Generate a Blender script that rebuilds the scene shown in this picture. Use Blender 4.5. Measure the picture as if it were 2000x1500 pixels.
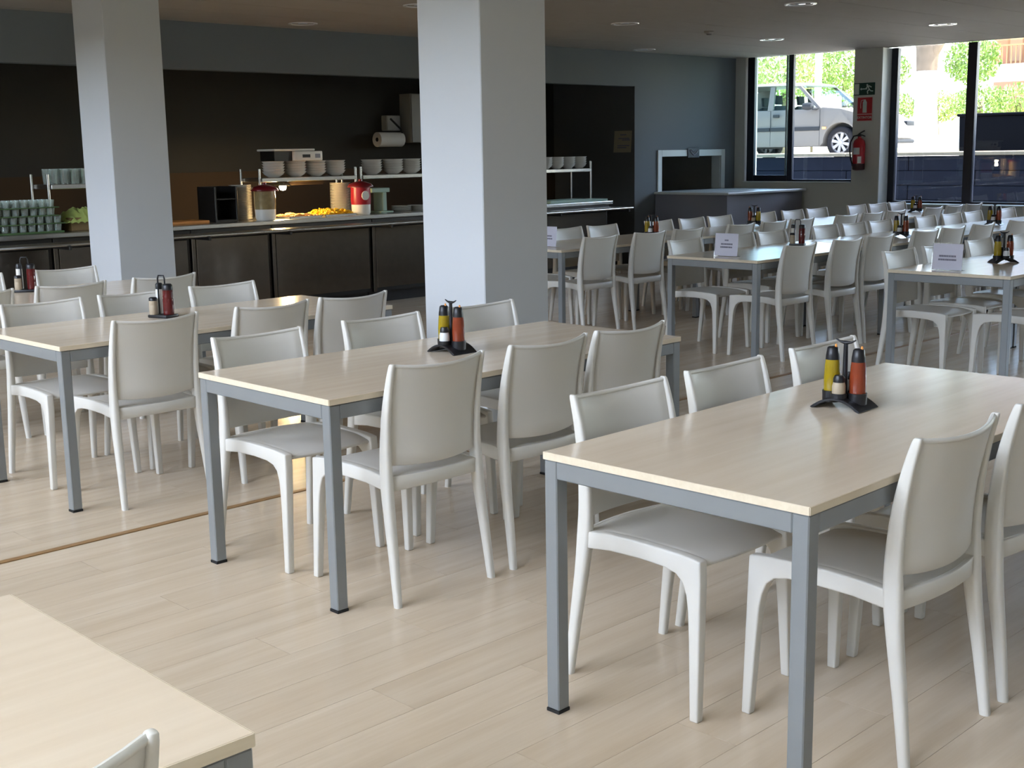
import bpy, bmesh, math, random
from mathutils import Matrix, Vector, Euler
random.seed(7)
PI = math.pi
for o in list(bpy.data.objects): bpy.data.objects.remove(o)
scene = bpy.context.scene
C = scene.collection

# ------------------------------------------------------------------ camera
F_PX, YAW, PITCH, ROLL, CAM_H = 2456.135, 0.791057734, 0.182081815, -0.0166623225, 1.48770682
Fw = Vector((math.cos(YAW)*math.cos(PITCH), math.sin(YAW)*math.cos(PITCH), -math.sin(PITCH)))
Rt = Vector((math.sin(YAW), -math.cos(YAW), 0)); Up = Rt.cross(Fw)
R2 = Rt*math.cos(ROLL) + Up*math.sin(ROLL); U2 = -Rt*math.sin(ROLL) + Up*math.cos(ROLL)
cam_data = bpy.data.cameras.new('camera'); cam = bpy.data.objects.new('camera', cam_data); C.objects.link(cam)
m = Matrix((R2, U2, -Fw)).transposed().to_4x4(); m.translation = (0, 0, CAM_H); cam.matrix_world = m
cam_data.sensor_width = 36; cam_data.lens = F_PX*36/2000; cam_data.clip_start = .05; cam_data.clip_end = 400
scene.camera = cam
def pix(P):
    d = Vector(P) - Vector((0, 0, CAM_H)); z = d.dot(Fw)
    if z < .05: return None
    return 1000 + F_PX*d.dot(R2)/z, 750 - F_PX*d.dot(U2)/z, z

# ------------------------------------------------------------------ world, sun, daylight, exposure
EXPOSURE = 0.28
W_STRENGTH, SUN_E = 2.0, 46.0
BACK_WIN = 140.0          # daylight area lights in the window wall behind the camera
w = bpy.data.worlds.new('world'); scene.world = w; w.use_nodes = True
nt = w.node_tree; nt.nodes.clear()
sky = nt.nodes.new('ShaderNodeTexSky'); sky.sky_type = 'NISHITA'; sky.sun_disc = False
sky.sun_elevation = math.radians(58); sky.sun_rotation = math.radians(150); sky.air_density = 1.0; sky.dust_density = 2.0
bg = nt.nodes.new('ShaderNodeBackground'); bg.inputs['Strength'].default_value = W_STRENGTH
wo = nt.nodes.new('ShaderNodeOutputWorld'); nt.links.new(sky.outputs[0], bg.inputs[0]); nt.links.new(bg.outputs[0], wo.inputs[0])
sd = bpy.data.lights.new('sun', 'SUN'); sd.energy = SUN_E; sd.angle = math.radians(.6); sd.color = (1, .95, .86)
sun = bpy.data.objects.new('sun', sd); C.objects.link(sun)
sun.rotation_euler = Vector((-.26, .45, -.86)).to_track_quat('-Z', 'Y').to_euler()
scene.view_settings.view_transform = 'Standard'; scene.view_settings.look = 'None'
scene.view_settings.gamma = 1; scene.view_settings.use_curve_mapping = False
scene.view_settings.exposure = EXPOSURE
scene.cycles.transparent_max_bounces = 24
X0, X1, Y0, YK, ZC = -8.0, 14.7, -3.6, 10.4, 2.70     # room box: window wall behind, window wall ahead, right wall, kitchen wall, ceiling
XE, ZA = 1.6, 9.2                                     # the low ceiling ends at XE; the hall behind the camera is ZA high
KB = 11.8                                             # back of the kitchen
for (ya, yb) in ((-1, 2.6), (2.9, 6.5), (6.8, 10.4)):
    ld = bpy.data.lights.new('daylight', 'AREA'); ld.shape = 'RECTANGLE'; ld.size = 5.6; ld.size_y = yb - ya
    ld.energy = BACK_WIN*(yb-ya); ld.color = (.97, .98, 1.0)
    lo = bpy.data.objects.new('daylight', ld); C.objects.link(lo); lo.location = (X0-.9, (ya+yb)/2, 6.4)
    lo.rotation_euler = (0, -math.radians(80), 0)
for (ya, yb, za, zb) in ((8.6, 10.2, 1.05, 2.68), (2.0, 8.1, .8, 2.68), (-3.4, 2.0, .8, 2.68)):
    ld = bpy.data.lights.new('window_portal', 'AREA'); ld.shape = 'RECTANGLE'; ld.size = zb-za; ld.size_y = yb-ya
    ld.cycles.is_portal = True
    lo = bpy.data.objects.new('window_portal', ld); C.objects.link(lo); lo.location = (X1+.34, (ya+yb)/2, (za+zb)/2)
    lo.rotation_euler = (0, PI/2, 0)

# ------------------------------------------------------------------ materials
MATS = {}
def mat(name, col, rough=.5, metal=0., spec=.5, bump=None, noise=None, emit=None, alpha=None, coat=0., trans=0., ior=1.45):
    m = bpy.data.materials.new(name); m.use_nodes = True; n = m.node_tree; b = n.nodes['Principled BSDF']
    b.inputs['Base Color'].default_value = (*col, 1); b.inputs['Roughness'].default_value = rough
    b.inputs['Metallic'].default_value = metal; b.inputs['Specular IOR Level'].default_value = spec
    b.inputs['Coat Weight'].default_value = coat; b.inputs['Transmission Weight'].default_value = trans; b.inputs['IOR'].default_value = ior
    tc = n.nodes.new('ShaderNodeTexCoord')
    if noise:                                    # (scale, amount): mottling of the base colour
        t = n.nodes.new('ShaderNodeTexNoise'); t.inputs['Scale'].default_value = noise[0]; t.inputs['Detail'].default_value = 4
        n.links.new(tc.outputs['Object'], t.inputs['Vector'])
        mx = n.nodes.new('ShaderNodeMix'); mx.data_type = 'RGBA'
        mx.inputs['A'].default_value = (*[c*(1-noise[1]) for c in col], 1); mx.inputs['B'].default_value = (*[min(1, c*(1+noise[1])) for c in col], 1)
        n.links.new(t.outputs['Fac'], mx.inputs['Factor']); n.links.new(mx.outputs['Result'], b.inputs['Base Color'])
    if bump:                                     # (scale, strength)
        t = n.nodes.new('ShaderNodeTexNoise'); t.inputs['Scale'].default_value = bump[0]; t.inputs['Detail'].default_value = 3
        n.links.new(tc.outputs['Object'], t.inputs['Vector'])
        bp = n.nodes.new('ShaderNodeBump'); bp.inputs['Strength'].default_value = bump[1]; bp.inputs['Distance'].default_value = .002
        n.links.new(t.outputs['Fac'], bp.inputs['Height']); n.links.new(bp.outputs['Normal'], b.inputs['Normal'])
    if emit: b.inputs['Emission Color'].default_value = (*emit[0], 1); b.inputs['Emission Strength'].default_value = emit[1]
    MATS[name] = m; return m
def wood(name, c1, c2, scale, rough, spec=.5, vary=0., coords='Object', stretch=(1, 14, 14)):
    m = bpy.data.materials.new(name); m.use_nodes = True; n = m.node_tree; b = n.nodes['Principled BSDF']
    tc = n.nodes.new('ShaderNodeTexCoord'); mp = n.nodes.new('ShaderNodeMapping'); mp.inputs['Scale'].default_value = stretch
    n.links.new(tc.outputs[coords], mp.inputs['Vector'])
    oi = n.nodes.new('ShaderNodeObjectInfo'); ge = n.nodes.new('ShaderNodeNewGeometry')
    ad = n.nodes.new('ShaderNodeMath'); ad.operation = 'ADD'; n.links.new(oi.outputs['Random'], ad.inputs[0]); n.links.new(ge.outputs['Random Per Island'], ad.inputs[1])
    fr = n.nodes.new('ShaderNodeMath'); fr.operation = 'FRACT'; n.links.new(ad.outputs[0], fr.inputs[0])
    t = n.nodes.new('ShaderNodeTexNoise'); t.noise_dimensions = '4D'; t.inputs['Scale'].default_value = scale; t.inputs['Detail'].default_value = 5; t.inputs['Roughness'].default_value = .6
    ml = n.nodes.new('ShaderNodeMath'); ml.operation = 'MULTIPLY'; ml.inputs[1].default_value = 20*(1 if vary else 0); n.links.new(fr.outputs[0], ml.inputs[0])
    n.links.new(ml.outputs[0], t.inputs['W']); n.links.new(mp.outputs['Vector'], t.inputs['Vector'])
    rp = n.nodes.new('ShaderNodeValToRGB'); rp.color_ramp.elements[0].position = .35; rp.color_ramp.elements[1].position = .68
    rp.color_ramp.elements[0].color = (*c1, 1); rp.color_ramp.elements[1].color = (*c2, 1)
    n.links.new(t.outputs['Fac'], rp.inputs['Fac'])
    hs = n.nodes.new('ShaderNodeHueSaturation'); mr = n.nodes.new('ShaderNodeMapRange')
    mr.inputs['To Min'].default_value = 1-vary; mr.inputs['To Max'].default_value = 1+vary
    n.links.new(fr.outputs[0], mr.inputs['Value']); n.links.new(mr.outputs['Result'], hs.inputs['Value'])
    n.links.new(rp.outputs['Color'], hs.inputs['Color']); n.links.new(hs.outputs['Color'], b.inputs['Base Color'])
    b.inputs['Roughness'].default_value = rough; b.inputs['Specular IOR Level'].default_value = spec
    MATS[name] = m; return m
def pane(name, tint=(1, 1, 1), ior=1.45, rough=0.):   # thin window glass: clear, with fresnel reflection
    m = bpy.data.materials.new(name); m.use_nodes = True; n = m.node_tree; n.nodes.clear()
    o = n.nodes.new('ShaderNodeOutputMaterial'); tr = n.nodes.new('ShaderNodeBsdfTransparent'); tr.inputs['Color'].default_value = (*tint, 1)
    gl = n.nodes.new('ShaderNodeBsdfGlossy'); gl.inputs['Roughness'].default_value = rough
    fr = n.nodes.new('ShaderNodeFresnel'); fr.inputs['IOR'].default_value = ior; mx = n.nodes.new('ShaderNodeMixShader')
    n.links.new(fr.outputs[0], mx.inputs[0]); n.links.new(tr.outputs[0], mx.inputs[1]); n.links.new(gl.outputs[0], mx.inputs[2]); n.links.new(mx.outputs[0], o.inputs[0])
    MATS[name] = m; return m
mat('chair_plastic', (.67, .645, .585), .42, spec=.4, bump=(220, .05))
wood('laminate', (.70, .575, .43), (.76, .64, .495), 1.6, .20, .65)
wood('edge_band', (.70, .60, .44), (.78, .68, .52), 3, .4, .4)
wood('floor_wood', (.56, .445, .32), (.65, .54, .41), 1.3, .24, .28, vary=.03)
mat('table_metal', (.26, .275, .28), .42, .3, bump=(60, .04), noise=(9, .06))
mat('black_plastic', (.012, .012, .014), .35); mat('rubber', (.015, .015, .015), .7)
mat('pillar_paint', (.53, .54, .54), .75, spec=.25, bump=(90, .1)); mat('wall_paint', (.16, .178, .19), .8, spec=.2, bump=(90, .1))
mat('pier_paint', (.55, .55, .50), .8, spec=.2, bump=(90, .1)); mat('white_paint', (.75, .76, .74), .6, spec=.3)
mat('ceiling_board', (.38, .35, .305), .85, spec=.15, noise=(3, .04)); mat('ceiling_dark', (.16, .15, .13), .9)
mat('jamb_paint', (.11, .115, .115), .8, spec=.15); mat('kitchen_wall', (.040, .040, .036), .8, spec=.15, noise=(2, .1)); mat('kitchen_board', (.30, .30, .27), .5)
mat('strip_brown', (.30, .17, .07), .45); mat('frame_dark', (.018, .022, .035), .4, .2); mat('trim_white', (.62, .66, .64), .45)
mat('steel', (.20, .178, .155), .20, 1.0, noise=(14, .15)); mat('steel_bright', (.62, .62, .60), .25, 1.0); mat('steel_dark', (.06, .058, .055), .35, .9)
mat('counter_grey', (.20, .20, .23), .6); mat('counter_top', (.55, .58, .57), .3); mat('hatch_green', (.09, .17, .13), .6)
mat('ceramic', (.78, .76, .70), .25); mat('oil', (.32, .225, .006), .12, spec=.6, noise=(30, .15)); mat('vinegar', (.22, .037, .012), .12, spec=.6, noise=(30, .2))
mat('vinegar_dark', (.10, .008, .008), .12, spec=.6); mat('salt', (.72, .72, .70), .3); mat('pepper', (.42, .34, .24), .4); mat('orange_tip', (.85, .32, .06), .4)
mat('paper', (.70, .68, .74), .6); mat('ink', (.16, .15, .20), .8); mat('notice_paper', (.34, .30, .21), .8)
mat('sign_green', (.008, .05, .035), .4); mat('sign_pale', (.55, .62, .56), .5); mat('sign_red', (.42, .02, .025), .45); mat('sign_pink', (.62, .42, .38), .5)
mat('ext_red', (.42, .012, .02), .25, coat=.5); mat('ext_label', (.55, .55, .55), .5); mat('ext_dark', (.05, .006, .008), .35)
mat('badge_dark', (.02, .02, .03), .5); mat('badge_grey', (.25, .25, .29), .5)
mat('board_wood', (.55, .22, .05), .5, noise=(12, .2)); mat('pasta', (.85, .55, .03), .5, noise=(40, .2)); mat('food_brown', (.50, .26, .08), .6, noise=(40, .3))
mat('jar_red', (.35, .01, .02), .35); mat('lid_red', (.16, .008, .012), .3); mat('jar_brown', (.30, .22, .10), .2, noise=(20, .4)); mat('label_white', (.7, .68, .62), .5)
mat('tray_green', (.06, .12, .04), .5); mat('bag_green', (.42, .50, .14), .35, noise=(9, .3)); mat('crate_tan', (.20, .13, .05), .6); mat('pale_green', (.40, .55, .46), .4)
mat('cable', (.01, .01, .01), .6)
mat('bulb', (1, .8, .5), .4, emit=((1, .72, .36), 260))
pane('glass'); pane('glass_tint', (.84, .93, .93), 1.5); pane('glass_car', (.88, .95, .93), 1.03); mat('tumbler', (.80, .88, .83), .08, trans=.85); pane('acrylic', (.97, .97, .98), 1.25, .05)
mat('car_silver', (.068, .066, .061), .5, 0, spec=.12); mat('car_trim', (.012, .014, .016), .6, spec=.08); mat('tyre', (.008, .008, .009), .8, spec=.05); mat('alloy', (.14, .14, .145), .5, 0, spec=.2); mat('car_inside', (.012, .016, .018), .7, spec=.1)
mat('plate_white', (.8, .8, .75), .4); mat('lamp_glass', (.7, .75, .8), .1)
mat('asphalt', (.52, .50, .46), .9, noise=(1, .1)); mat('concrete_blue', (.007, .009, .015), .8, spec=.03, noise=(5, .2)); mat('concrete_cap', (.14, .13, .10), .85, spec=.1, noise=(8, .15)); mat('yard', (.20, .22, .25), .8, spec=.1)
mat('leaf_a', (.13, .20, .06), .7, spec=.1, noise=(1.5, .4)); mat('leaf_b', (.20, .26, .09), .7, spec=.1, noise=(1.5, .4)); mat('trunk_white', (.6, .6, .58), .9, spec=.1); mat('bark', (.10, .08, .06), .9, spec=.05, noise=(6, .3), bump=(9, .6)); mat('grass', (.36, .38, .16), .9, noise=(.8, .3))
mat('skip_black', (.003, .0035, .005), .7, spec=.04); mat('brick_orange', (.30, .13, .075), .8, spec=.1, noise=(30, .15)); mat('render_white', (.75, .73, .70), .8); mat('rail_tan', (.26, .15, .09), .7, spec=.1); mat('shutter', (.22, .10, .05), .7, spec=.1); mat('awning_pink', (.28, .13, .12), .7, spec=.1); mat('post_white', (.75, .78, .80), .5)
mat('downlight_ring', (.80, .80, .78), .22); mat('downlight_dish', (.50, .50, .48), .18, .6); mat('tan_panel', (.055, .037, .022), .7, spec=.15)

# ------------------------------------------------------------------ mesh helpers
class MB:
    def __init__(s): s.bm = bmesh.new()
    def box(s, x0, x1, y0, y1, z0, z1):
        v = [s.bm.verts.new(p) for p in ((x0,y0,z0),(x1,y0,z0),(x1,y1,z0),(x0,y1,z0),(x0,y0,z1),(x1,y0,z1),(x1,y1,z1),(x0,y1,z1))]
        for f in ((3,2,1,0),(4,5,6,7),(0,1,5,4),(1,2,6,5),(2,3,7,6),(3,0,4,7)): s.bm.faces.new([v[i] for i in f])
        return s
    def prism(s, poly, a, b, axis='x', taper=None):      # poly in the two other axes, extruded from a to b
        def P(u, v, w): return {'x': (w, u, v), 'y': (u, w, v), 'z': (u, v, w)}[axis]
        A = [s.bm.verts.new(P(u, v, a)) for u, v in poly]; B = [s.bm.verts.new(P(u, v, b)) for u, v in poly]
        n = len(poly); s.bm.faces.new(A); s.bm.faces.new(B[::-1])
        for i in range(n): s.bm.faces.new((A[i], B[i], B[(i+1) % n], A[(i+1) % n]))
        return s
    def lathe(s, prof, seg=20, c=(0,0,0), cap=True, axis='z'):     # prof: (r, h)
        def P(r, h, a):
            q = (r*math.cos(a), r*math.sin(a), h)
            if axis == 'x': q = (q[2], q[0], q[1])
            if axis == 'y': q = (q[0], q[2], q[1])
            return (q[0]+c[0], q[1]+c[1], q[2]+c[2])
        rings = [[s.bm.verts.new(P(r, h, 2*PI*i/seg)) for i in range(seg)] for r, h in prof]
        for A, B in zip(rings, rings[1:]):
            for i in range(seg): s.bm.faces.new((A[i], A[(i+1) % seg], B[(i+1) % seg], B[i]))
        if cap:
            if prof[0][0] > 1e-4: s.bm.faces.new(rings[0][::-1])
            if prof[-1][0] > 1e-4: s.bm.faces.new(rings[-1])
        return s
    def tube(s, pts, r, seg=8):                         # r: number or list
        pts = [Vector(p) for p in pts]; n = len(pts); rs = r if isinstance(r, (list, tuple)) else [r]*n
        rings = []; ref = None
        for i, p in enumerate(pts):
            t = (pts[min(i+1, n-1)] - pts[max(i-1, 0)]).normalized()
            if ref is None: ref = t.orthogonal().normalized()
            ref = (ref - t*ref.dot(t)).normalized(); b = t.cross(ref)
            rings.append([s.bm.verts.new(p + (ref*math.cos(2*PI*k/seg) + b*math.sin(2*PI*k/seg))*rs[i]) for k in range(seg)])
        for A, B in zip(rings, rings[1:]):
            for i in range(seg): s.bm.faces.new((A[i], A[(i+1) % seg], B[(i+1) % seg], B[i]))
        s.bm.faces.new(rings[0][::-1]); s.bm.faces.new(rings[-1]); return s
    def loft(s, rings, close=True):                     # rings of equal length
        R = [[s.bm.verts.new(p) for p in r] for r in rings]; n = len(R[0])
        for A, B in zip(R, R[1:]):
            for i in range(n if close else n-1): s.bm.faces.new((A[i], A[(i+1) % n], B[(i+1) % n], B[i]))
        if close: s.bm.faces.new(R[0][::-1]); s.bm.faces.new(R[-1])
        return s
    def slab(s, f, nu, nv, th):                         # surface f(u,v)->(point, normal) thickened by th along -normal
        T = [[s.bm.verts.new(f(i/nu, j/nv)[0]) for j in range(nv+1)] for i in range(nu+1)]
        Bv = [[s.bm.verts.new(f(i/nu, j/nv)[0] - f(i/nu, j/nv)[1]*th) for j in range(nv+1)] for i in range(nu+1)]
        for i in range(nu):
            for j in range(nv):
                s.bm.faces.new((T[i][j], T[i+1][j], T[i+1][j+1], T[i][j+1])); s.bm.faces.new((Bv[i][j+1], Bv[i+1][j+1], Bv[i+1][j], Bv[i][j]))
        for i in range(nu):
            s.bm.faces.new((T[i+1][0], T[i][0], Bv[i][0], Bv[i+1][0])); s.bm.faces.new((T[i][nv], T[i+1][nv], Bv[i+1][nv], Bv[i][nv]))
        for j in range(nv):
            s.bm.faces.new((T[0][j], T[0][j+1], Bv[0][j+1], Bv[0][j])); s.bm.faces.new((T[nu][j+1], T[nu][j], Bv[nu][j], Bv[nu][j+1]))
        return s
    def bevel(s, w, seg=1, ang=35):
        bmesh.ops.recalc_face_normals(s.bm, faces=s.bm.faces)
        e = [e for e in s.bm.edges if len(e.link_faces) == 2 and e.calc_face_angle(0) > math.radians(ang)]
        bmesh.ops.bevel(s.bm, geom=e, offset=w, segments=seg, profile=.6, affect='EDGES', clamp_overlap=True); return s
    def data(s, name, material, smooth=None):
        bmesh.ops.recalc_face_normals(s.bm, faces=s.bm.faces)
        me = bpy.data.meshes.new(name); s.bm.to_mesh(me); s.bm.free(); me.materials.append(MATS[material])
        if smooth: me.shade_smooth(); me.set_sharp_from_angle(angle=math.radians(smooth))
        return me
    def build(s, name, material, parent=None, smooth=None):
        return link(name, s.data(name, material, smooth), parent)
def link(name, me, parent=None):
    o = bpy.data.objects.new(name, me); C.objects.link(o); o.parent = parent; return o
def tag(o, label, cat, group=None):
    o['label'] = label; o['category'] = cat
    if group: o['group'] = group
    return o
def thing(name, label, cat, loc=(0,0,0), rz=0, group=None):
    o = bpy.data.objects.new(name, None); C.objects.link(o); o.location = loc; o.rotation_euler = (0,0,rz); o.empty_display_size = .1
    return tag(o, label, cat, group)
def struct(o): o['kind'] = 'structure'; return o
def kids(o): return [c for c in bpy.data.objects if c.parent == o]
TREE = {}
def snapshot(o):                                        # remember a thing's parts once, so that copies stay cheap
    def rec(x): return (x, [rec(c) for c in kids(x)])
    TREE[o] = rec(o); return o
def dup(o, label, loc, rz=0, group=None, cat=None):
    def rec(n, par):
        c = n[0].copy(); C.objects.link(c); c.parent = par
        for k in n[1]: rec(k, c)
        return c
    r = rec(TREE[o], None); r['label'] = label; r.location = loc; r.rotation_euler = (0, 0, rz)
    if group: r['group'] = group
    if cat: r['category'] = cat
    return r
class Proto:                                            # first use takes the prototype itself, later uses copy it
    def __init__(s, o): s.o = snapshot(o); s.used = False
    def __call__(s, label, loc, rz=0, group=None):
        if s.used: return dup(s.o, label, loc, rz, group)
        s.used = True; s.o['label'] = label; s.o.location = loc; s.o.rotation_euler = (0, 0, rz)
        if group: s.o['group'] = group
        return s.o

# ------------------------------------------------------------------ floor
floor = struct(MB().box(X0-.3, X1+.3, Y0-.3, KB+.2, -.12, -.008).build('floor', 'tan_panel'))
PW, PL = .19, 1.22
rows = []; y = Y0; k = 0
while y < KB:
    x = X0 - (k*.41 % PL)
    while x < X1:
        a, b = max(x, X0), min(x+PL, X1)
        if b-a > .05: rows.append((a, b, y, min(y+PW, KB)))
        x += PL
    y += PW; k += 1
def seen(r):
    p = pix(((r[0]+r[1])/2, (r[2]+r[3])/2, 0))
    return (p[2] if p and -150 < p[0] < 2150 and p[1] < 1750 else 1e3)
rows.sort(key=seen)
pl_me = MB().box(-PL/2+.0006, PL/2-.0006, -PW/2+.0005, PW/2-.0005, -.008, 0).data('plank', 'floor_wood')
rest = MB(); n = 0
for r in rows:
    full = abs((r[1]-r[0])-PL) < 1e-6 and abs(r[3]-r[2]-PW) < 1e-6
    if n < 300 and full and seen(r) < 900:
        o = link('plank', pl_me, floor); o.location = ((r[0]+r[1])/2, (r[2]+r[3])/2, 0); n += 1
    else: rest.box(r[0]+.0006, r[1]-.0006, r[2]+.0005, r[3]-.0005, -.008, 0)
o = rest.build('planking', 'floor_wood', floor); o['kind'] = 'stuff'
struct(MB().box(X0, X1, 4.572, 4.606, 0, .004).bevel(.0015).build('trim_1', 'strip_brown'))

# ------------------------------------------------------------------ ceiling and its downlights
ceiling = struct(MB().box(XE, X1+.3, Y0-.3, KB+.2, ZC+.012, ZC+.25).build('ceiling', 'ceiling_dark'))
y = 5.28 - .62*15
while y < KB:
    a, b = max(y, Y0), min(y+.62, KB)
    if b-a > .1: MB().box(XE, X1, a+.003, b-.003, ZC, ZC+.012).build('ceiling_panel', 'ceiling_board', ceiling)
    y += .62
def downlight():
    t = thing('downlight', '', 'light')
    MB().lathe([(.105, .004), (.112, -.006), (.135, -.008), (.138, 0)], 32, cap=False).build('trim_ring', 'downlight_ring', t, 40)
    MB().lathe([(.0, .0035), (.06, .0025), (.105, -.001)], 32, cap=False).build('reflector', 'downlight_dish', t, 40)
    MB().lathe([(.045, .001), (.045, -.005), (.03, -.006), (0, -.006)], 20, cap=False).build('lens', 'lamp_glass', t, 40)
    return t
dl = Proto(downlight())
for lab, x, y in (('round ceiling downlight catching white glare above the right window', 12.45, 6.28), ('round ceiling downlight at the top edge above the far rows', 9.65, 6.17),
                  ('unlit ceiling downlight just right of the broad pillar', 9.70, 8.17), ('unlit ceiling downlight half hidden behind the broad pillar', 7.10, 8.20),
                  ('unlit ceiling downlight near the kitchen header between the pillars', 7.18, 9.95), ('faint ceiling downlight before the sash window', 12.46, 8.33),
                  ('dim ceiling downlight at the blue grey wall top', 12.36, 10.1)):
    dl(lab, (x, y, ZC-.0005), 0, 'recessed ceiling downlights')
t = thing('smoke_detector', 'small round smoke detector on the ceiling before the blue grey wall', 'smoke detector', (11.06, 8.17, ZC))
MB().lathe([(.05, 0), (.052, -.012), (.035, -.028), (0, -.03)], 20, cap=False).build('housing', 'ceiling_board', t, 40)
MB().lathe([(.03, -.028), (.022, -.038), (0, -.04)], 16, cap=False).build('cap', 'ceiling_dark', t, 40)

# ------------------------------------------------------------------ walls
KX = 12.54; ZH = 2.28
struct(MB().box(XE, KX, YK, YK+.14, ZH, ZC).build('wall_kitchen_header', 'wall_paint'))
struct(MB().box(XE, 2.0, YK, YK+.14, 0, ZH).build('wall_kitchen_left', 'wall_paint'))
HX0, HX1, HZ0, HZ1 = 13.075, 14.37, .955, 1.40
wb = MB().box(KX, HX0, YK, YK+.14, 0, ZC).box(HX1, X1, YK, YK+.14, 0, ZC).box(HX0, HX1, YK, YK+.14, HZ1, ZC).box(HX0, HX1, YK, YK+.14, 0, HZ0)
struct(wb.build('wall_hatch', 'wall_paint'))
struct(MB().box(KX, KX+.12, YK+.14, KB, 0, ZC).box(KX-.004, KX, YK+.002, KB, 0, ZC).build('wall_kitchen_right', 'jamb_paint'))
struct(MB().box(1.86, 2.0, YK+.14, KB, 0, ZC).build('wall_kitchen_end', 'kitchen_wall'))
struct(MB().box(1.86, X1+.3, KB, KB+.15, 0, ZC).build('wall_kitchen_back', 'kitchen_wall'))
struct(MB().box(KX+.14, X1, 11.7, 11.8, 0, ZC).build('wall_hatch_back', 'hatch_green'))
struct(MB().box(X0-.2, X1+.3, Y0-.15, Y0, 0, ZC).build('wall_right', 'white_paint'))  # unseen wall, made white to bounce fill light onto the pillars
struct(MB().box(X1+.3, X1+1.0, Y0-.3, KB+.15, ZC+.12, ZC+.3).build('sun_block_eave', 'white_paint'))  # unseen overhang added to keep the sun from entering the windows
tr = MB(); 
tr.box(HX0-.085, HX0, YK-.018, YK, .865, 1.485); tr.box(HX1, HX1+.085, YK-.018, YK, HZ0, 1.485); tr.box(HX0, HX1, YK-.018, YK, HZ1, 1.485)
tr.box(HX1-.012, HX1, YK, YK+.14, HZ0, HZ1)
struct(tr.bevel(.003).build('trim_2', 'trim_white'))
t = thing('hatch_badge', 'small dark badge with pale curved marks above the serving hatch', 'badge', (13.73, YK-.019, 1.445))
MB().box(-.125, .125, -.012, 0, -.065, .065).bevel(.004).build('plate', 'badge_dark', t)
mk = MB(); mk.tube([(-.085, -.013, .035), (-.05, -.014, -.005), (0, -.014, -.03), (.05, -.014, -.005), (.085, -.013, .03)], .008, 6); mk.tube([(-.06, -.013, .04), (0, -.014, .01), (.06, -.013, .045)], .006, 6)
mk.build('mark', 'badge_grey', t, 60)

# window wall ahead: sash window, pier, long glazed wall
P0, P1 = 8.20, 8.58
wb = MB().box(X1, X1+.3, 10.24, KB+.15, 0, ZC).box(X1, X1+.3, P0, P1, 0, ZC).box(X1, X1+.3, P1, 10.24, 0, 1.03).box(X1, X1+.3, Y0, P0, 0, .76)
struct(wb.build('wall_window', 'pier_paint'))
struct(MB().box(X1+.001, X1+.3, P0-.012, P0, .76, ZC).build('trim_3', 'trim_white'))
struct(MB().box(X1-.03, X1+.30, P1, 10.24, 1.03, 1.045).bevel(.004).build('trim_4', 'trim_white'))
struct(MB().box(X1-.03, X1+.22, Y0, P0, .76, .775).bevel(.004).build('trim_5', 'trim_white'))
win1 = struct(thing('window_1', '', 'window')); del win1['label'], win1['category']
fx0, fx1 = X1+.03, X1+.09
MB().box(fx0, fx1, 10.11, 10.225, 1.045, ZC).bevel(.006).build('jamb', 'frame_dark', win1)
MB().box(fx0, fx1, 9.50, 9.575, 1.045, ZC).bevel(.006).build('mullion', 'frame_dark', win1)
MB().box(fx0, fx1, 9.575, 10.11, 1.045, 1.125).bevel(.006).build('bottom_rail', 'frame_dark', win1)
MB().box(fx0, fx1, P1, 9.50, 1.045, 1.07).bevel(.004).build('bottom_rail', 'frame_dark', win1)
MB().box(fx0-.012, fx0+.02, 9.585, 9.60, 1.125, ZC).build('sash_edge', 'steel_bright', win1)
MB().box(fx0+.028, fx0+.034, 9.575, 10.11, 1.125, ZC).build('pane', 'glass_tint', win1)
MB().box(fx0+.028, fx0+.034, P1, 9.50, 1.07, ZC).build('pane', 'glass', win1)
win2 = struct(thing('window_2', '', 'window')); del win2['label'], win2['category']
gx0, gx1 = X1+.22, X1+.30
edges = [(8.10, 8.188)]; yy = 7.07
while yy > Y0: edges.append((yy, yy+.115)); yy -= 1.12
for a, b in edges: MB().box(gx0, gx1, a, b, .775, ZC).bevel(.006).build('mullion', 'frame_dark', win2)
prev = 8.10
for a, b in edges[1:]:
    MB().box(gx0+.035, gx0+.041, b, prev, .80, ZC).build('pane', 'glass', win2)
    MB().box(gx0, gx1, b, prev, .775, .80).build('bottom_rail', 'frame_dark', win2); prev = a

# high glazed hall behind the camera
struct(MB().box(XE, XE+.15, Y0-.15, KB+.15, ZC+.25, ZA).build('wall_bulkhead', 'white_paint'))
struct(MB().box(X0-.2, XE, Y0-.15, Y0, ZC, ZA).box(X0-.2, XE, YK+.14, YK+.28, 0, ZA).build('wall_hall', 'white_paint'))
struct(MB().box(X0-.2, XE+.15, Y0-.15, YK+.28, ZA, ZA+.15).build('ceiling_hall', 'white_paint'))
ys = [Y0, -1, 2.6, 2.9, 6.5, 6.8, YK, YK+.14]; GZ0, GZ1 = 3.8, 9.0
wb = MB().box(X0-.2, X0, Y0, YK+.14, 0, GZ0).box(X0-.2, X0, Y0, YK+.14, GZ1, ZA)
for a, b in zip(ys[::2], ys[1::2]): wb.box(X0-.2, X0, a, b, GZ0, GZ1)
struct(wb.build('wall_back', 'white_paint'))
for i, (a, b) in enumerate(zip(ys[1::2][:3], ys[2::2][:3])):
    wn = struct(bpy.data.objects.new('window_%d' % (i+3), None)); C.objects.link(wn)
    for k in range(3): MB().box(X0-.16, X0-.10, a+(b-a-.06)*k/2, a+(b-a-.06)*k/2+.06, GZ0, GZ1).build('mullion', 'frame_dark', wn)
    for k in range(2): MB().box(X0-.135, X0-.129, a+.06+(b-a-.06)*k/2, a+(b-a-.06)*(k+1)/2, GZ0, GZ1).build('pane', 'glass', wn)

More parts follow.
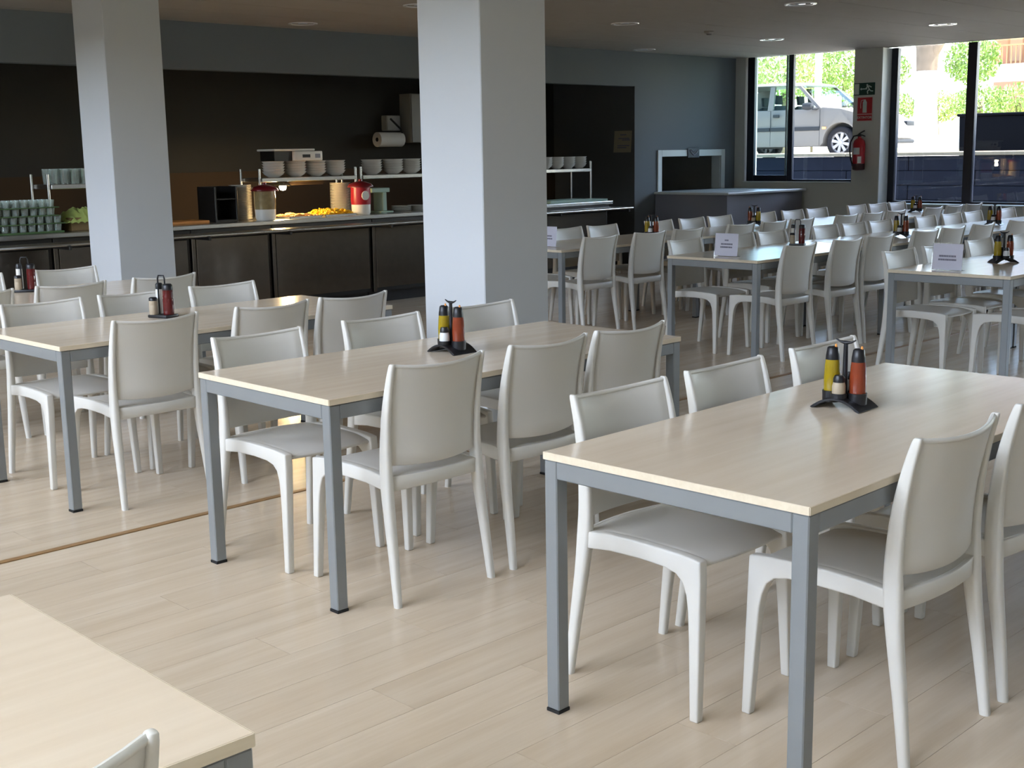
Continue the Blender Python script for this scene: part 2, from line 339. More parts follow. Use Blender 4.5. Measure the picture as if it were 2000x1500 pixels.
# pillars
SP = .455
def pillar(name, x, y, lab):
    o = MB().box(0, SP, 0, SP, 0, ZC).bevel(.004).build(name, 'pillar_paint'); o.location = (x, y, 0); struct(o); o['label'] = lab; return o
pillar('pillar', 4.281, 4.509, 'broad white square pillar in front of the kitchen counter')
pillar('pillar', 4.495, 8.640, 'white square pillar at the left before the kitchen counter')

# ------------------------------------------------------------------ tables
TL, TW, TH = 1.8066, .794, .72
def table():                                            # origin at the near right corner; x along the length, y along the width
    t = thing('dining_table', '', 'table')
    MB().box(0, TL, 0, TW, TH-.02, TH).bevel(.0015).build('tabletop', 'laminate', t)
    e = MB(); e.box(-.0012, 0, .001, TW-.001, TH-.0195, TH-.0008).box(TL, TL+.0012, .001, TW-.001, TH-.0195, TH-.0008)
    e.box(.001, TL-.001, -.0012, 0, TH-.0195, TH-.0008).box(.001, TL-.001, TW, TW+.0012, TH-.0195, TH-.0008); e.build('edge_band', 'edge_band', t)
    L = .043; a, b = TH-.069, TH-.021
    for y in (.002, TW-.002-L): MB().box(L+.002, TL-L-.002, y, y+L, a, b).bevel(.003).build('side_rail', 'table_metal', t)
    for x in (.002, TL-.002-L): MB().box(x, x+L, L+.002, TW-L-.002, a, b).bevel(.003).build('end_rail', 'table_metal', t)
    for x in (.002, TL-.002-L):
        for y in (.002, TW-.002-L):
            g = MB().box(x, x+L, y, y+L, .009, b).bevel(.003).build('leg', 'table_metal', t)
            MB().box(x-.0005, x+L+.0005, y-.0005, y+L+.0005, 0, .009).build('foot_cap', 'rubber', g)
    return t
tb = Proto(table())
TABLES = {}
def put_table(key, phrase, x, y, rz, group):
    TABLES[key] = (phrase, x, y); tb('pale wood table with grey steel legs, ' + phrase, (x, y, 0), rz, group)
GN, GF = 'near dining tables', 'far dining tables'
put_table('T0', 'cut off at the bottom left corner', -.941, 1.402, -.0104, GN)
put_table('T1', 'nearest whole one at the right front', 2.307, 1.4206, .0102, GN)
put_table('T2', 'in the middle before the broad pillar', 2.353, 3.213, -.0079, GN)
put_table('T3', 'at left behind the middle table', 2.314, 5.0227, .0087, GN)
put_table('T4', 'furthest left beside the narrow looking pillar', 2.215, 6.72, 0, GN)
ROWX = [7.30, 9.13, 10.96, 12.79]
ORD = ['nearest', 'second', 'third', 'last']
RN = {'R0': 'kitchen side far row', 'R1': 'middle far row', 'R2': 'right hand far row'}
RY = {'R0': 6.80, 'R1': 5.0, 'R2': 3.185}
for r, cnt in (('R0', 4), ('R1', 4), ('R2', 2)):
    for i in range(cnt): put_table(r+str(i), '%s of the %s' % (ORD[i], RN[r]), ROWX[i]+(.06 if r == 'R1' else 0), RY[r], 0, GF)

# ------------------------------------------------------------------ chairs
def lerp_path(path, z):
    for a, b in zip(path, path[1:]):
        if a[0] <= z <= b[0]: f = (z-a[0])/(b[0]-a[0]); return tuple(p+(q-p)*f for p, q in zip(a, b))
    return path[-1] if z > path[-1][0] else path[0]
def smooth_path(path, n):                               # Catmull-Rom through (z, ...) rows
    out = []
    for i in range(len(path)-1):
        p0, p1, p2, p3 = path[max(i-1, 0)], path[i], path[i+1], path[min(i+2, len(path)-1)]
        for k in range(n):
            t = k/n; out.append(tuple(.5*(2*b+(c-a)*t+(2*a-5*b+4*c-d)*t*t+(3*b-a-3*c+d)*t**3) for a, b, c, d in zip(p0, p1, p2, p3)))
    return out + [path[-1]]
# rear leg and upright: z, y, x, half width (x), half depth (y)
REAR = smooth_path([(0, -.236, .212, .0125, .0135), (.16, -.216, .207, .0145, .017), (.32, -.193, .202, .0165, .021), (.42, -.183, .200, .0155, .024),
                    (.52, -.180, .199, .0125, .022), (.64, -.189, .198, .0105, .019), (.74, -.207, .197, .009, .0155), (.808, -.225, .197, .008, .012), (.82, -.2285, .197, .006, .008)], 3)
def rrect(cx, cy, z, hw, hd, seg=3):
    pts = []; r = min(hw, hd)*.75
    for sx, sy, a0 in ((1, 1, 0), (-1, 1, PI/2), (-1, -1, PI), (1, -1, 3*PI/2)):
        for k in range(seg+1):
            a = a0 + PI/2*k/seg; pts.append((cx+sx*(hw-r)+r*math.cos(a), cy+sy*(hd-r)+r*math.sin(a), z))
    return pts
def seat_z(x, y):
    u = x/.19; v = (y+.19)/.42
    front = -.016*max(0, (v-.72)/.28)**2
    return .437 + .008*math.sin(PI*min(max(v, 0), 1)) - .010*(1-u*u)*math.sin(PI*min(max(v*.92+.06, 0), 1)) + front
BULGE = .036
def chair():
    t = thing('dining_chair', '', 'chair')
    def fs(u, v):
        x = -.186 + .372*u; xr = x/.186
        y = -.196-.020*(1-xr*xr) + (.218+.006*(1-xr*xr)+.196+.020*(1-xr*xr))*v
        e = 1e-3; n = Vector((-(seat_z(x+e, y)-seat_z(x-e, y))/(2*e), -(seat_z(x, y+e)-seat_z(x, y-e))/(2*e), 1)).normalized()
        return Vector((x, y, seat_z(x, y))), n
    MB().slab(fs, 8, 12, .011).bevel(.003, 1, 60).build('seat', 'chair_plastic', t, 50)
    def fb(u, v):
        z = .474 + .338*v; yu = lerp_path(REAR, z)[1]; x = -.190 + .380*u; xr = x/.19
        zz = z + (1-xr*xr)*(-.013 if v > .5 else -.010)*abs(v-.5)*2
        p = Vector((x, yu - BULGE*(1-xr*xr) + .004, zz)); n = Vector((-BULGE*2*xr/.19, 1, -.25*(v-.3))).normalized()
        return p, n
    MB().slab(fb, 12, 8, .009).bevel(.003, 1, 60).build('backrest', 'chair_plastic', t, 50)
    rim = MB()                                           # thickened top edge of the back shell
    rim.tube([(x, lerp_path(REAR, .812)[1]-BULGE*(1-(x/.19)**2), .812-.013*(1-(x/.19)**2)) for x in [-.19+.38*i/12 for i in range(13)]], .0075, 6).build('top_rim', 'chair_plastic', t, 60)
    ra = MB(); rg = []
    for i in range(11):
        x = -.19+.38*i/10; q = 1-(x/.19)**2; yc = -.187-.026*q
        rg.append([(x, yc-.008, .437), (x, yc+.008, .437), (x, yc+.006, .385+.006*q), (x, yc-.006, .385+.006*q)])
    ra.loft(rg).bevel(.002, 1, 50).build('rear_rail', 'chair_plastic', t, 50)
    for s in (-1, 1):
        MB().loft([rrect(s*p[2], p[1], p[0], p[3], p[4]) for p in REAR]).build('leg', 'chair_plastic', t, 60)
        out = [(-.190, .437), (-.10, .447), (0, .4505), (.09, .449), (.16, .447), (.205, .443), (.229, .439), (.2312, .38), (.236, .0), (.2095, .0),
               (.199, .22), (.193, .30), (.186, .34), (.173, .372), (.15, .391), (.11, .400), (.03, .4035), (-.08, .401), (-.190, .388)]
        fl = MB(); fl.prism(out, .178, .210, 'x')
        for v in fl.bm.verts:
            k = max(0, 1-v.co.z/.40); mid = .194
            v.co.x = s*(mid + (v.co.x-mid)*(1-.2*k) + .016*k)
        fl.bevel(.005, 2, 40).build('leg', 'chair_plastic', t, 60)
    return t
ch = Proto(chair())
NTH = ['first', 'second', 'third']
def seat_chairs(key, side, xs, ytop, group, start=0):
    ph = {'T0': 'bottom left table', 'T1': 'nearest right table', 'T2': 'middle table by the broad pillar', 'T3': 'left table behind it', 'T4': 'furthest left table'}
    ph['T3'] = 'left table with dark cruets'
    p = ph.get(key) or '%s %s table' % (ORD[int(key[2])], RN[key[:2]])
    tx = TABLES[key][1]
    for i, x in enumerate(xs):
        x = min(max(x, tx+.275), tx+TL-.275)          # keep clear of the table legs
        cy = ytop + (.214 if side == 'r' else -.214)
        lab = 'white plastic chair, %s along the %s side of the %s' % (NTH[i+start], 'camera' if side == 'r' else 'kitchen', p)
        jit = random.uniform(-.02, .02)
        ch(lab, (x, cy, 0), (0 if side == 'r' else PI) + jit, group)
CN, CF = 'chairs at the near tables', 'chairs at the far tables'
seat_chairs('T0', 'r', [.475], 1.312, CN)
seat_chairs('T1', 'r', [2.868, 3.40], 1.372, CN); seat_chairs('T1', 'l', [2.735, 3.252, 3.832], 2.312, CN)
seat_chairs('T2', 'r', [2.745, 3.280, 3.745], 3.134, CN); seat_chairs('T2', 'l', [2.700, 3.312, 3.885], 4.118, CN)
seat_chairs('T3', 'r', [2.702, 3.298, 3.775], 4.922, CN); seat_chairs('T3', 'l', [2.648, 3.146, 3.662], 5.900, CN)
seat_chairs('T4', 'r', [2.62, 3.150, 3.715], 6.640, CN); seat_chairs('T4', 'l', [2.98, 3.596], 7.615, CN)
R0r = [7.665, 8.30, 8.83, 9.61, 10.14, 10.62, 11.45, 11.96, 12.44, 13.29, 13.79, 14.27]
R0l = [7.72, 8.35, 8.83, 9.66, 10.19, 10.66, 11.45, 12.0, 12.49, 13.36, 13.84, 14.32]
R1r = [7.755, 8.40, 8.88, 9.61, 10.09, 10.65, 11.37]
R1l = [7.73, 8.42, 8.89, 9.72, 10.20, 10.67, 11.54, 12.08, 12.62, 13.35, 13.98]
R2l = [7.66, 8.19, 8.85, 9.52]
for i in range(4):
    seat_chairs('R0%d' % i, 'r', R0r[3*i:3*i+3], 6.722, CF); seat_chairs('R0%d' % i, 'l', R0l[3*i:3*i+3], 7.705, CF)
    if R1r[3*i:3*i+3]: seat_chairs('R1%d' % i, 'r', R1r[3*i:3*i+3], 4.922, CF)
    if R1l[3*i:3*i+3]: seat_chairs('R1%d' % i, 'l', R1l[3*i:3*i+3], 5.905, CF)
    if R2l[3*i:3*i+3]: seat_chairs('R2%d' % i, 'l', R2l[3*i:3*i+3], 4.092, CF)
seat_chairs('R20', 'r', [7.80], 3.10, CF)

# ------------------------------------------------------------------ condiments
def caddy():
    t = thing('condiment_caddy', '', 'caddy')
    arch = []; n = 14
    for i in range(n+1):
        y = -.082+.164*i/n; arch.append((y, .003+.034*(1-(y/.082)**2)))
    inner = [(y*.93, max(0, z-.008)) for y, z in arch][::-1]
    MB().prism(arch + inner, -.06, .06, 'x').bevel(.0015, 1, 40).build('tray', 'black_plastic', t, 40)
    cu = MB()
    for cx, cy, r in ((0, .042, .0275), (0, -.042, .0275), (-.036, 0, .0235), (.036, 0, .0235)): cu.lathe([(r, .031 if cy == 0 else .016), (r+.001, .05), (r-.002, .05), (r-.002, .03), (0, .03)], 20, (cx, cy, 0), cap=False)
    cu.build('cups', 'black_plastic', t, 40)
    MB().lathe([(.011, .025), (.008, .09), (.0065, .195), (.0, .196)], 12).build('stem', 'black_plastic', t, 50)
    MB().tube([(0, -.032, .206), (0, -.018, .199), (0, 0, .196), (0, .018, .199), (0, .032, .206)], [.002, .0035, .0065, .0035, .002], 8).build('handle', 'black_plastic', t, 60)
    return t
def bottle(liquid):
    t = thing('oil_bottle', '', 'bottle')
    MB().lathe([(.021, 0), (.024, .01), (.0245, .06), (.0225, .095), (.0205, .112), (0, .112)], 20).build('body', liquid, t, 50)
    MB().lathe([(.021, .112), (.020, .125), (.0165, .147), (.012, .151), (0, .152)], 20).build('cap', 'black_plastic', t, 50)
    MB().lathe([(.004, .150), (.003, .158), (0, .160)], 8, (.0, -.010, 0)).build('spout', 'orange_tip', t, 50)
    return t
def shaker(fill):
    t = thing('shaker', '', 'shaker')
    MB().lathe([(.018, 0), (.020, .006), (.020, .04), (.017, .052), (0, .052)], 18).build('body', fill, t, 50)
    MB().lathe([(.0175, .052), (.0175, .062), (.013, .072), (0, .073)], 18).build('cap', 'black_plastic', t, 50)
    return t
cd, bo, bv, ss, sp = Proto(caddy()), Proto(bottle('oil')), Proto(bottle('vinegar')), Proto(shaker('salt')), Proto(shaker('pepper'))
def condiments(x, y, ph, rz=0., pepper_front=False):
    z = TH; c, s = math.cos(rz), math.sin(rz)
    def at(dx, dy, dz): return (x+dx*c-dy*s, y+dx*s+dy*c, z+dz)
    cd('black plastic condiment caddy with upright handle on ' + ph, (x, y, z), rz, 'condiment caddies')
    bo('yellow oil bottle in the caddy on ' + ph, at(0, .042, .031), rz, 'oil bottles')
    bv('red vinegar bottle in the caddy on ' + ph, at(0, -.042, .031), rz, 'vinegar bottles')
    (sp if pepper_front else ss)('%s shaker at the front of the caddy on %s' % ('pepper' if pepper_front else 'salt', ph), at(-.036, 0, .031), rz, 'shakers')
    (ss if pepper_front else sp)('%s shaker behind the stem of the caddy on %s' % ('salt' if pepper_front else 'pepper', ph), at(.036, 0, .031), rz, 'shakers')
condiments(3.30, 1.925, 'the nearest right table', .05, True)
condiments(3.265, 3.635, 'the middle table', -.02)
FT = lambda r, i: 'the %s %s table' % (ORD[i], RN[r])
condiments(8.86, 7.15, FT('R0', 0), .3); condiments(10.76, 7.36, FT('R0', 1), 3.5); condiments(13.82, 7.20, FT('R0', 3), .1)
condiments(9.98, 5.33, FT('R1', 1), .1); condiments(11.93, 5.40, FT('R1', 2), .1); condiments(8.12, 3.60, FT('R2', 0), .9)
def cruet_caddy():
    t = thing('cruet_stand', '', 'caddy')
    MB().box(-.045, .045, -.06, .06, 0, .016).bevel(.006, 2).build('base', 'black_plastic', t, 40)
    MB().tube([(0, .022, .016), (0, .022, .19), (0, .016, .205), (0, -.016, .205), (0, -.022, .19), (0, -.022, .016)], .004, 8).build('loop_handle', 'black_plastic', t, 60)
    return t
def cruet(body, cap, r, h):
    t = thing('cruet', '', 'cruet')
    MB().lathe([(r*.94, 0), (r, .006), (r, h*.5), (r*.93, h*.54), (r*.98, h*.58), (r*.95, h*.8), (0, h*.8)], 18).build('body', body, t, 50)
    MB().lathe([(r*.97, h*.8), (r*.95, h*.95), (r*.7, h), (0, h)], 18).build('lid', cap, t, 50)
    return t
cc, c1, c2, c3 = Proto(cruet_caddy()), Proto(cruet('vinegar_dark', 'black_plastic', .026, .15)), Proto(cruet('pepper', 'black_plastic', .021, .085)), Proto(cruet('ceramic', 'black_plastic', .019, .15))
for x, y, ph, rz in ((3.10, 5.56, 'the left table', .3), (3.20, 7.33, 'the furthest left table', .9), (8.72, 5.55, 'the nearest middle far row table', .4)):
    c, s = math.cos(rz), math.sin(rz); at = lambda dx, dy: (x+dx*c-dy*s, y+dx*s+dy*c, TH+.016)
    cc('black cruet stand with wire loop handle on ' + ph, (x, y, TH), rz, 'cruet stands')
    c1('dark red cruet in the stand on ' + ph, at(.004, -.034), rz, 'cruets'); c2('short brownish jar in the stand on ' + ph, at(-.026, .036), rz, 'cruets'); c3('tall cream cruet in the stand on ' + ph, at(.024, .038), rz, 'cruets')

# ------------------------------------------------------------------ table signs
def sign(lines, ph, x, y, rz):
    t = thing('table_sign', 'white paper sign in a clear acrylic holder on ' + ph, 'sign', (x, y, TH), rz, 'paper signs on the far tables')
    W, H = .10, .165
    MB().prism([(-.003, .003), (.045, .003), (.045, 0), (-.006, 0), (.012, H+.002), (.015, H+.002)], -W, W, 'y').build('holder', 'acrylic', t)
    MB().prism([(-.0045, .004), (-.0035, .004), (.0135, H), (.0125, H)], -W+.003, W-.003, 'y').build('sheet', 'paper', t)
    tx = MB(); rnd = random.Random(len(ph))
    for row, wd in zip((.115, .088, .066), lines):      # lettering too blurred in the photo to read: rows of small strokes
        yy = wd/2
        while yy > -wd/2:
            k = rnd.uniform(.004, .008); xx = -.0062 + .0175*row/H*1.0
            tx.box(xx-.0004, xx+.0004, yy-k, yy, row-.005, row+.006); yy -= k+.0028
    tx.build('lettering', 'ink', t)
sign((.03, .09, .098), FT('R1', 0), 7.545, 5.40, .05); sign((0, .11, .115), FT('R2', 0), 7.44, 3.655, .02); sign((.0, .09, .098), FT('R0', 0), 7.52, 7.165, .03)

# ------------------------------------------------------------------ serving peninsula under the hatch
t = thing('serving_counter', 'grey block counter with pale top standing under the serving hatch', 'counter', (0, 0, 0))
MB().box(12.93, 14.62, 9.25, YK-.02, 0, .925).bevel(.004).build('body', 'counter_grey', t)
MB().box(12.90, 14.66, 9.21, YK-.02, .925, .955).bevel(.005).build('worktop', 'counter_top', t)

# ------------------------------------------------------------------ kitchen counter line
UX = [2.0, 3.3, 4.62, 5.90, 6.75, 7.95, 9.20, 10.40, 11.58]
UN = ['beyond the left edge', 'below the bread bag', 'left of the far pillar', 'right of the far pillar', 'second right of the far pillar', 'third right of the far pillar', 'left of the broad pillar', 'behind the broad pillar', 'at the right end']
UL = ['cut off at the far left', 'below the stacked glass racks', 'behind the left pillar', 'just right of the left pillar', 'below the heat lamp', 'below the red lidded jar', 'behind the broad pillar', 'at the right end of the line']
for i, (a, b) in enumerate(zip(UX, UX[1:])):
    u = thing('counter_unit', 'brushed steel serving counter unit ' + UL[i], 'counter', (a, 10.0, 0), 0, 'steel serving counter units'); W = b-a
    MB().box(.004, W-.004, .03, .72, .12, .855).build('carcass', 'steel_dark', u)
    MB().box(.055, W-.035, .012, .03, .16, .77).bevel(.003).build('front_panel', 'steel', u)
    MB().box(.006, .045, .006, .03, .12, .80).bevel(.003).build('corner_post', 'steel', u)
    MB().box(.004, W-.004, .0, .03, .775, .855).bevel(.003).build('control_panel', 'steel_dark', u)
    MB().box(.004, W-.004, .10, .66, 0, .12).build('kick_plate', 'steel_dark', u)
    for k in range(3):
        MB().lathe([(.014, 0), (.014, -.02), (.010, -.026), (0, -.026)], 12, (.09+.065*k+.10, .0, .80), axis='y').build('knob', 'steel_bright', u, 50)
tag(MB().box(2.0, 11.62, 9.975, 10.76, .858, .898).bevel(.006, 2).build('worktop', 'steel_bright'), 'long polished steel worktop running over the serving counter units', 'worktop')
t = thing('tray_rail', 'tubular steel tray rail along the front of the serving counter', 'rail')
for y in (9.70, 9.79, 9.88): MB().tube([(2.0, y, .818), (11.66, y, .818)], .014, 10).build('rail_tube', 'steel_bright', t, 60)
for x in UX[1:]: MB().box(x-.012, x+.012, 9.68, 9.998, .775, .804).bevel(.004).build('bracket', 'steel_dark', t)
def overshelf(x0, x1, lab):
    t = thing('counter_shelf', lab, 'shelf', (0, 0, 0), 0, 'steel shelves above the counter')
    MB().box(x0, x1, 10.28, 10.66, 1.245, 1.285).bevel(.004).build('shelf_board', 'steel_bright', t)
    for x in (x0-.015, x1+.015):
        for y in (10.31, 10.63): MB().tube([(x, y, .898), (x, y, 1.37)], .013, 10).build('post', 'steel_bright', t, 60)
    return t
overshelf(4.78, 5.75, 'steel shelf with upturned glasses, left of the left pillar')
overshelf(6.87, 7.99, 'steel shelf with four bowl stacks above the heat lamp')
overshelf(8.09, 9.95, 'steel shelf with bowl stacks beside the broad pillar')
overshelf(10.30, 11.58, 'steel shelf with bowl stacks at the right end of counter')
bw = Proto(tag(MB().lathe([(.045, 0), (.055, .004), (.092, .028), (.108, .052), (.112, .055), (.107, .056), (.09, .033), (.05, .010), (0, .008)], 24, cap=False).build('bowl', 'ceramic', None, 50), '', 'bowl'))
for cx, lab in ((7.08, 'first'), (7.335, 'second'), (7.575, 'third'), (7.815, 'fourth')):
    for k in range(5): bw('white bowl in the %s stack on the shelf above the heat lamp' % lab, (cx, 10.40, 1.287+.0245*k), 0, '%s bowl stack above the heat lamp' % lab)
for cx, lab in ((8.29, 'first'), (8.575, 'second'), (8.82, 'third')):
    for k in range(5): bw('white bowl in the %s stack on the shelf left of broad pillar' % lab, (cx, 10.40, 1.287+.0245*k), 0, '%s bowl stack left of the broad pillar' % lab)
for cx, lab in ((10.91, 'first'), (11.11, 'second'), (11.31, 'third'), (11.51, 'fourth')):
    for k in range(4): bw('white bowl in the %s stack right of the broad pillar' % lab, (cx, 10.42, 1.287+.026*k), 0, '%s bowl stack right of the broad pillar' % lab).scale = (.84, .84, 1.1)
pt = Proto(tag(MB().lathe([(.055, 0), (.07, .004), (.105, .013), (.106, .0155), (.07, .008), (0, .007)], 24, cap=False).build('plate', 'ceramic', None, 50), '', 'plate'))
for cx, cy, n_, z0, lab in ((6.665, 10.36, 26, .899, 'tall plate stack beside the brown jar'), (7.875, 10.40, 25, .899, 'warm lit plate stack beside the red jar')):
    for k in range(n_): pt('white plate in the ' + lab, (cx, cy, z0+.0125*k), 0, lab)
for cx in (8.64, 8.80):
    for k in range(4): pt('white plate in the low stacks left of the broad pillar', (cx+(.0 if cx < 8.7 else .06), 10.36, .899+.0125*k), 0, 'low plate stacks left of the broad pillar')
tag(MB().box(5.80, 6.19, 10.15, 10.45, .899, .925).bevel(.006, 2).build('chopping_board', 'board_wood'), 'orange wooden chopping board on the counter by the left pillar', 'board')
t = thing('tray_dispenser', 'dark open tray holder on the counter between board and plates', 'dispenser', (0, 0, 0))
MB().box(6.30, 6.545, 10.50, 10.52, .899, 1.22).build('back_panel', 'steel_dark', t)
for x in (6.30, 6.525): MB().box(x, x+.02, 10.22, 10.50, .899, 1.22).bevel(.003).build('side_panel', 'steel_dark', t)
MB().box(6.32, 6.525, 10.22, 10.50, .899, .915).build('base', 'steel_dark', t); MB().box(6.32, 6.525, 10.22, 10.50, 1.10, 1.11).build('shelf', 'steel_dark', t)
def jar(name, lab, x, y, body, lower, lid, label):
    t = thing(name, lab, 'jar', (x, y, .899), 0, 'big lidded jars on the counter')
    MB().lathe([(.085, 0), (.095, .02), (.098, .10), (0, .10)], 24).build('lower_body', lower, t, 50)
    MB().lathe([(.0985, .10), (.102, .15), (.098, .27), (0, .27)], 24).build('upper_body', body, t, 50)
    MB().lathe([(.128, .270), (.13, .280), (.11, .305), (.05, .325), (.02, .33), (.018, .35), (0, .352)], 24, cap=False).build('lid', lid, t, 50)
    if label: MB().lathe([(.045, 0), (.045, -.01), (0, -.01)], 20, (-.02, -.098, .19), axis='y').build('label', 'label_white', t)
    return t
jar('glass_jar', 'big glass jar with brown contents and dark red lid left of heat lamp', 6.79, 10.14, 'jar_brown', 'ceramic', 'lid_red', False)
jar('red_jar', 'big red jar with white label and red lid right of heat lamp', 7.93, 10.14, 'jar_red', 'ceramic', 'lid_red', True)
t = thing('heat_lamp', 'lit heat lamp glowing under the shelf above the food trays', 'lamp', (7.13, 10.33, 1.196))
MB().lathe([(.0, .034), (.025, .028), (.036, 0), (.025, -.028), (0, -.036)], 16, cap=False).build('bulb', 'bulb', t, 60)
MB().lathe([(.016, .024), (.02, .03), (.02, .036), (.0, .036)], 14, cap=False).build('socket', 'steel_dark', t, 50)
MB().lathe([(.02, .040), (.06, .034), (.085, .012), (.083, .010), (.058, .030), (.02, .037)], 24, cap=False).build('spill_shade', 'steel_bright', t, 50)  # shade added over the bulb so its light does not spill upwards
MB().box(.07, .50, .02, .06, .012, .045).bevel(.004).build('lamp_bar', 'tan_panel', t)
ld = bpy.data.lights.new('heat_lamp_light', 'POINT'); ld.energy = 17; ld.color = (1, .66, .30); ld.shadow_soft_size = .03
lo = bpy.data.objects.new('heat_lamp_light', ld); C.objects.link(lo); lo.parent = t; lo.location = (0, 0, -.07)
def foodtray(x0, x1, food, lab, n_, r):
    t = thing('food_tray', lab, 'tray', (0, 0, 0), 0, 'food trays under the heat lamp')
    b = MB().box(x0, x1, 10.05, 10.40, .899, .903)
    for q in ((x0, x1, 10.05, 10.055), (x0, x1, 10.395, 10.40), (x0, x0+.005, 10.05, 10.40), (x1-.005, x1, 10.05, 10.40)): b.box(*q, .903, .918)
    b.build('pan', 'steel_bright', t)
    f = MB(); rnd = random.Random(n_)
    for _ in range(n_):
        x, y = rnd.uniform(x0+.03, x1-.03), rnd.uniform(10.08, 10.37); h = .010+r*(1-((x-(x0+x1)/2)/((x1-x0)/2))**2)*rnd.random()
        a = rnd.uniform(0, PI); L = rnd.uniform(.018, .03); f.tube([(x-L*math.cos(a), y-L*math.sin(a), .903+h), (x, y, .909+h), (x+L*math.cos(a), y+L*math.sin(a), .903+h)], .007, 5)
    o = f.build('food', food, t, 60); o['kind'] = 'stuff'
foodtray(7.42, 7.80, 'pasta', 'steel tray heaped with yellow pasta under the heat lamp', 170, .055)
foodtray(7.00, 7.38, 'food_brown', 'steel tray of browned food left of the yellow pasta', 110, .02)
t = thing('dispenser_stand', 'pale green arched stand right of the red jar', 'stand', (8.30, 10.36, .899))
MB().box(-.13, .11, -.10, .10, .205, .25).bevel(.006).build('top', 'pale_green', t)
MB().box(.03, .08, -.08, .08, .012, .205).bevel(.004).build('upright', 'pale_green', t); MB().box(-.02, .15, -.10, .10, 0, .012).bevel(.003).build('foot', 'pale_green', t)
t = thing('kitchen_scale', 'white digital kitchen scale on top of the bowl stacks', 'scale', (7.27, 10.42, 1.442))
MB().box(-.26, .22, -.15, .15, .095, .115).bevel(.006).build('weighing_plate', 'ceramic', t)
MB().box(-.03, .30, -.16, .15, .0, .092).bevel(.01, 2).build('housing', 'ceramic', t, 40); MB().box(-.24, -.035, -.12, .12, .0, .094).build('underframe', 'steel_dark', t)
MB().box(.06, .15, -.163, -.158, .03, .06).build('display', 'black_plastic', t); MB().box(.21, .27, -.163, -.158, .025, .065).build('keypad', 'badge_grey', t)
# left end: racks of glasses, bread bag, upturned glasses
tum = MB().lathe([(.026, 0), (.033, .058), (.0315, .058), (.025, .004), (0, .004)], 12, cap=False).data('tumbler', 'tumbler', 60)
tag(MB().box(4.05, 4.76, 10.06, 10.46, .899, .912).bevel(.003).build('glass_rack', 'tray_green'), 'green glass rack, lowest of the four on the counter', 'rack', 'green glass racks')
for k in range(4):
    z = .912+.066*k; sh = .02 if k < 2 else -.03
    if k: tag(MB().box(4.05+sh, 4.76+sh, 10.06, 10.46, z-.008, z).bevel(.002).build('glass_rack', 'tray_green'), 'green glass rack, %s of the four on the counter' % (['', 'second from below', 'third from below', 'topmost'][k]), 'rack', 'green glass racks')
    for i in range(9):
        for j in range(3):
            o = link('tumbler', tum); o.location = (4.10+.0745*i+sh+.01, 10.11+.09*j, z)
            tag(o, 'small clear glass standing in the %s green rack' % (['lowest', 'second lowest', 'third lowest', 'topmost'][k]), 'glass', 'glasses in the %s green rack' % (['lowest', 'second lowest', 'third lowest', 'topmost'][k]))
for i in range(5):
    for j in range(2):
        o = link('tumbler', tum); o.location = (4.83+.095*i, 10.34+.12*j, 1.286); o.scale = (1.25, 1.25, 2.2)
        tag(o, 'tall clear glass on the shelf left of the left pillar', 'glass', 'tall glasses on the left shelf')
t = thing('bread_crate', 'tan crate under a crumpled yellow green bag left of pillar', 'crate', (4.98, 10.26, .899))
MB().box(-.13, .28, -.14, .16, 0, .11).bevel(.01, 2).build('crate', 'crate_tan', t, 40)
def bag(u, v):
    x = -.17+.48*u; y = -.17+.36*v; e = math.sin(PI*u)*math.sin(PI*v)
    z = .075+.10*min(1, e*1.6)+.014*math.sin(31*u+5*v)*math.sin(17*v+3)+.008*math.sin(57*u)
    return Vector((x, y, z)), Vector((0, 0, 1))
MB().slab(bag, 26, 16, .004).build('bag', 'bag_green', t, 60)
t = thing('trays', 'pale shallow trays lying on the right end of the counter', 'tray', (0, 0, 0))
MB().box(10.55, 11.25, 9.99, 10.28, .899, .935).bevel(.006).build('tray', 'pale_green', t); MB().box(11.26, 11.56, 10.00, 10.28, .899, .925).bevel(.006).build('tray', 'pale_green', t)
# back of the kitchen
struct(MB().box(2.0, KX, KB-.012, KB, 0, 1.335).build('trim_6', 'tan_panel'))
t = thing('wall_cabinet', 'pale cabinet hanging on the dark kitchen wall by the pillar', 'cabinet', (9.86, KB-.2, 1.62))
MB().box(0, .75, 0, .2, 0, .57).bevel(.004).build('body', 'kitchen_board', t); MB().box(.005, .74, -.018, 0, .005, .565).bevel(.003).build('door', 'kitchen_board', t)
t = thing('paper_roll', 'white paper towel roll on a wall bracket left of the cabinet', 'paper roll', (9.58, KB-.14, 1.66))
MB().lathe([(.025, -.19), (.085, -.19), (.085, .17), (.025, .17)], 24, cap=False, axis='x').build('roll', 'ceramic', t, 50)
MB().lathe([(.024, -.192), (.024, .172)], 16, axis='x').build('core', 'cable', t, 50)
MB().box(-.01, .20, .03, .14, .10, .28).bevel(.01).build('bracket', 'kitchen_board', t); MB().tube([(.02, 0, .24), (.14, -.04, .12), (.21, -.03, -.05)], .012, 6).build('arm', 'cable', t, 60)
t = thing('wall_notice', 'tan paper notice taped crookedly to the dark jamb right of counter', 'notice', (KX-.004, 10.585, 1.60), 0)
MB().prism([(-.145, .135), (.145, .135), (.165, -.135), (-.125, -.135)], -.001, .001, 'x').build('sheet', 'notice_paper', t)
tx = MB()
for z, a, b in ((.085, -.05, .05), (.04, -.10, .08), (.02, -.11, .02), (-.05, -.10, .10), (-.075, -.05, .10)): tx.box(-.0018, -.0011, a, b, z-.007, z+.007)
tx.build('lettering', 'ink', t)

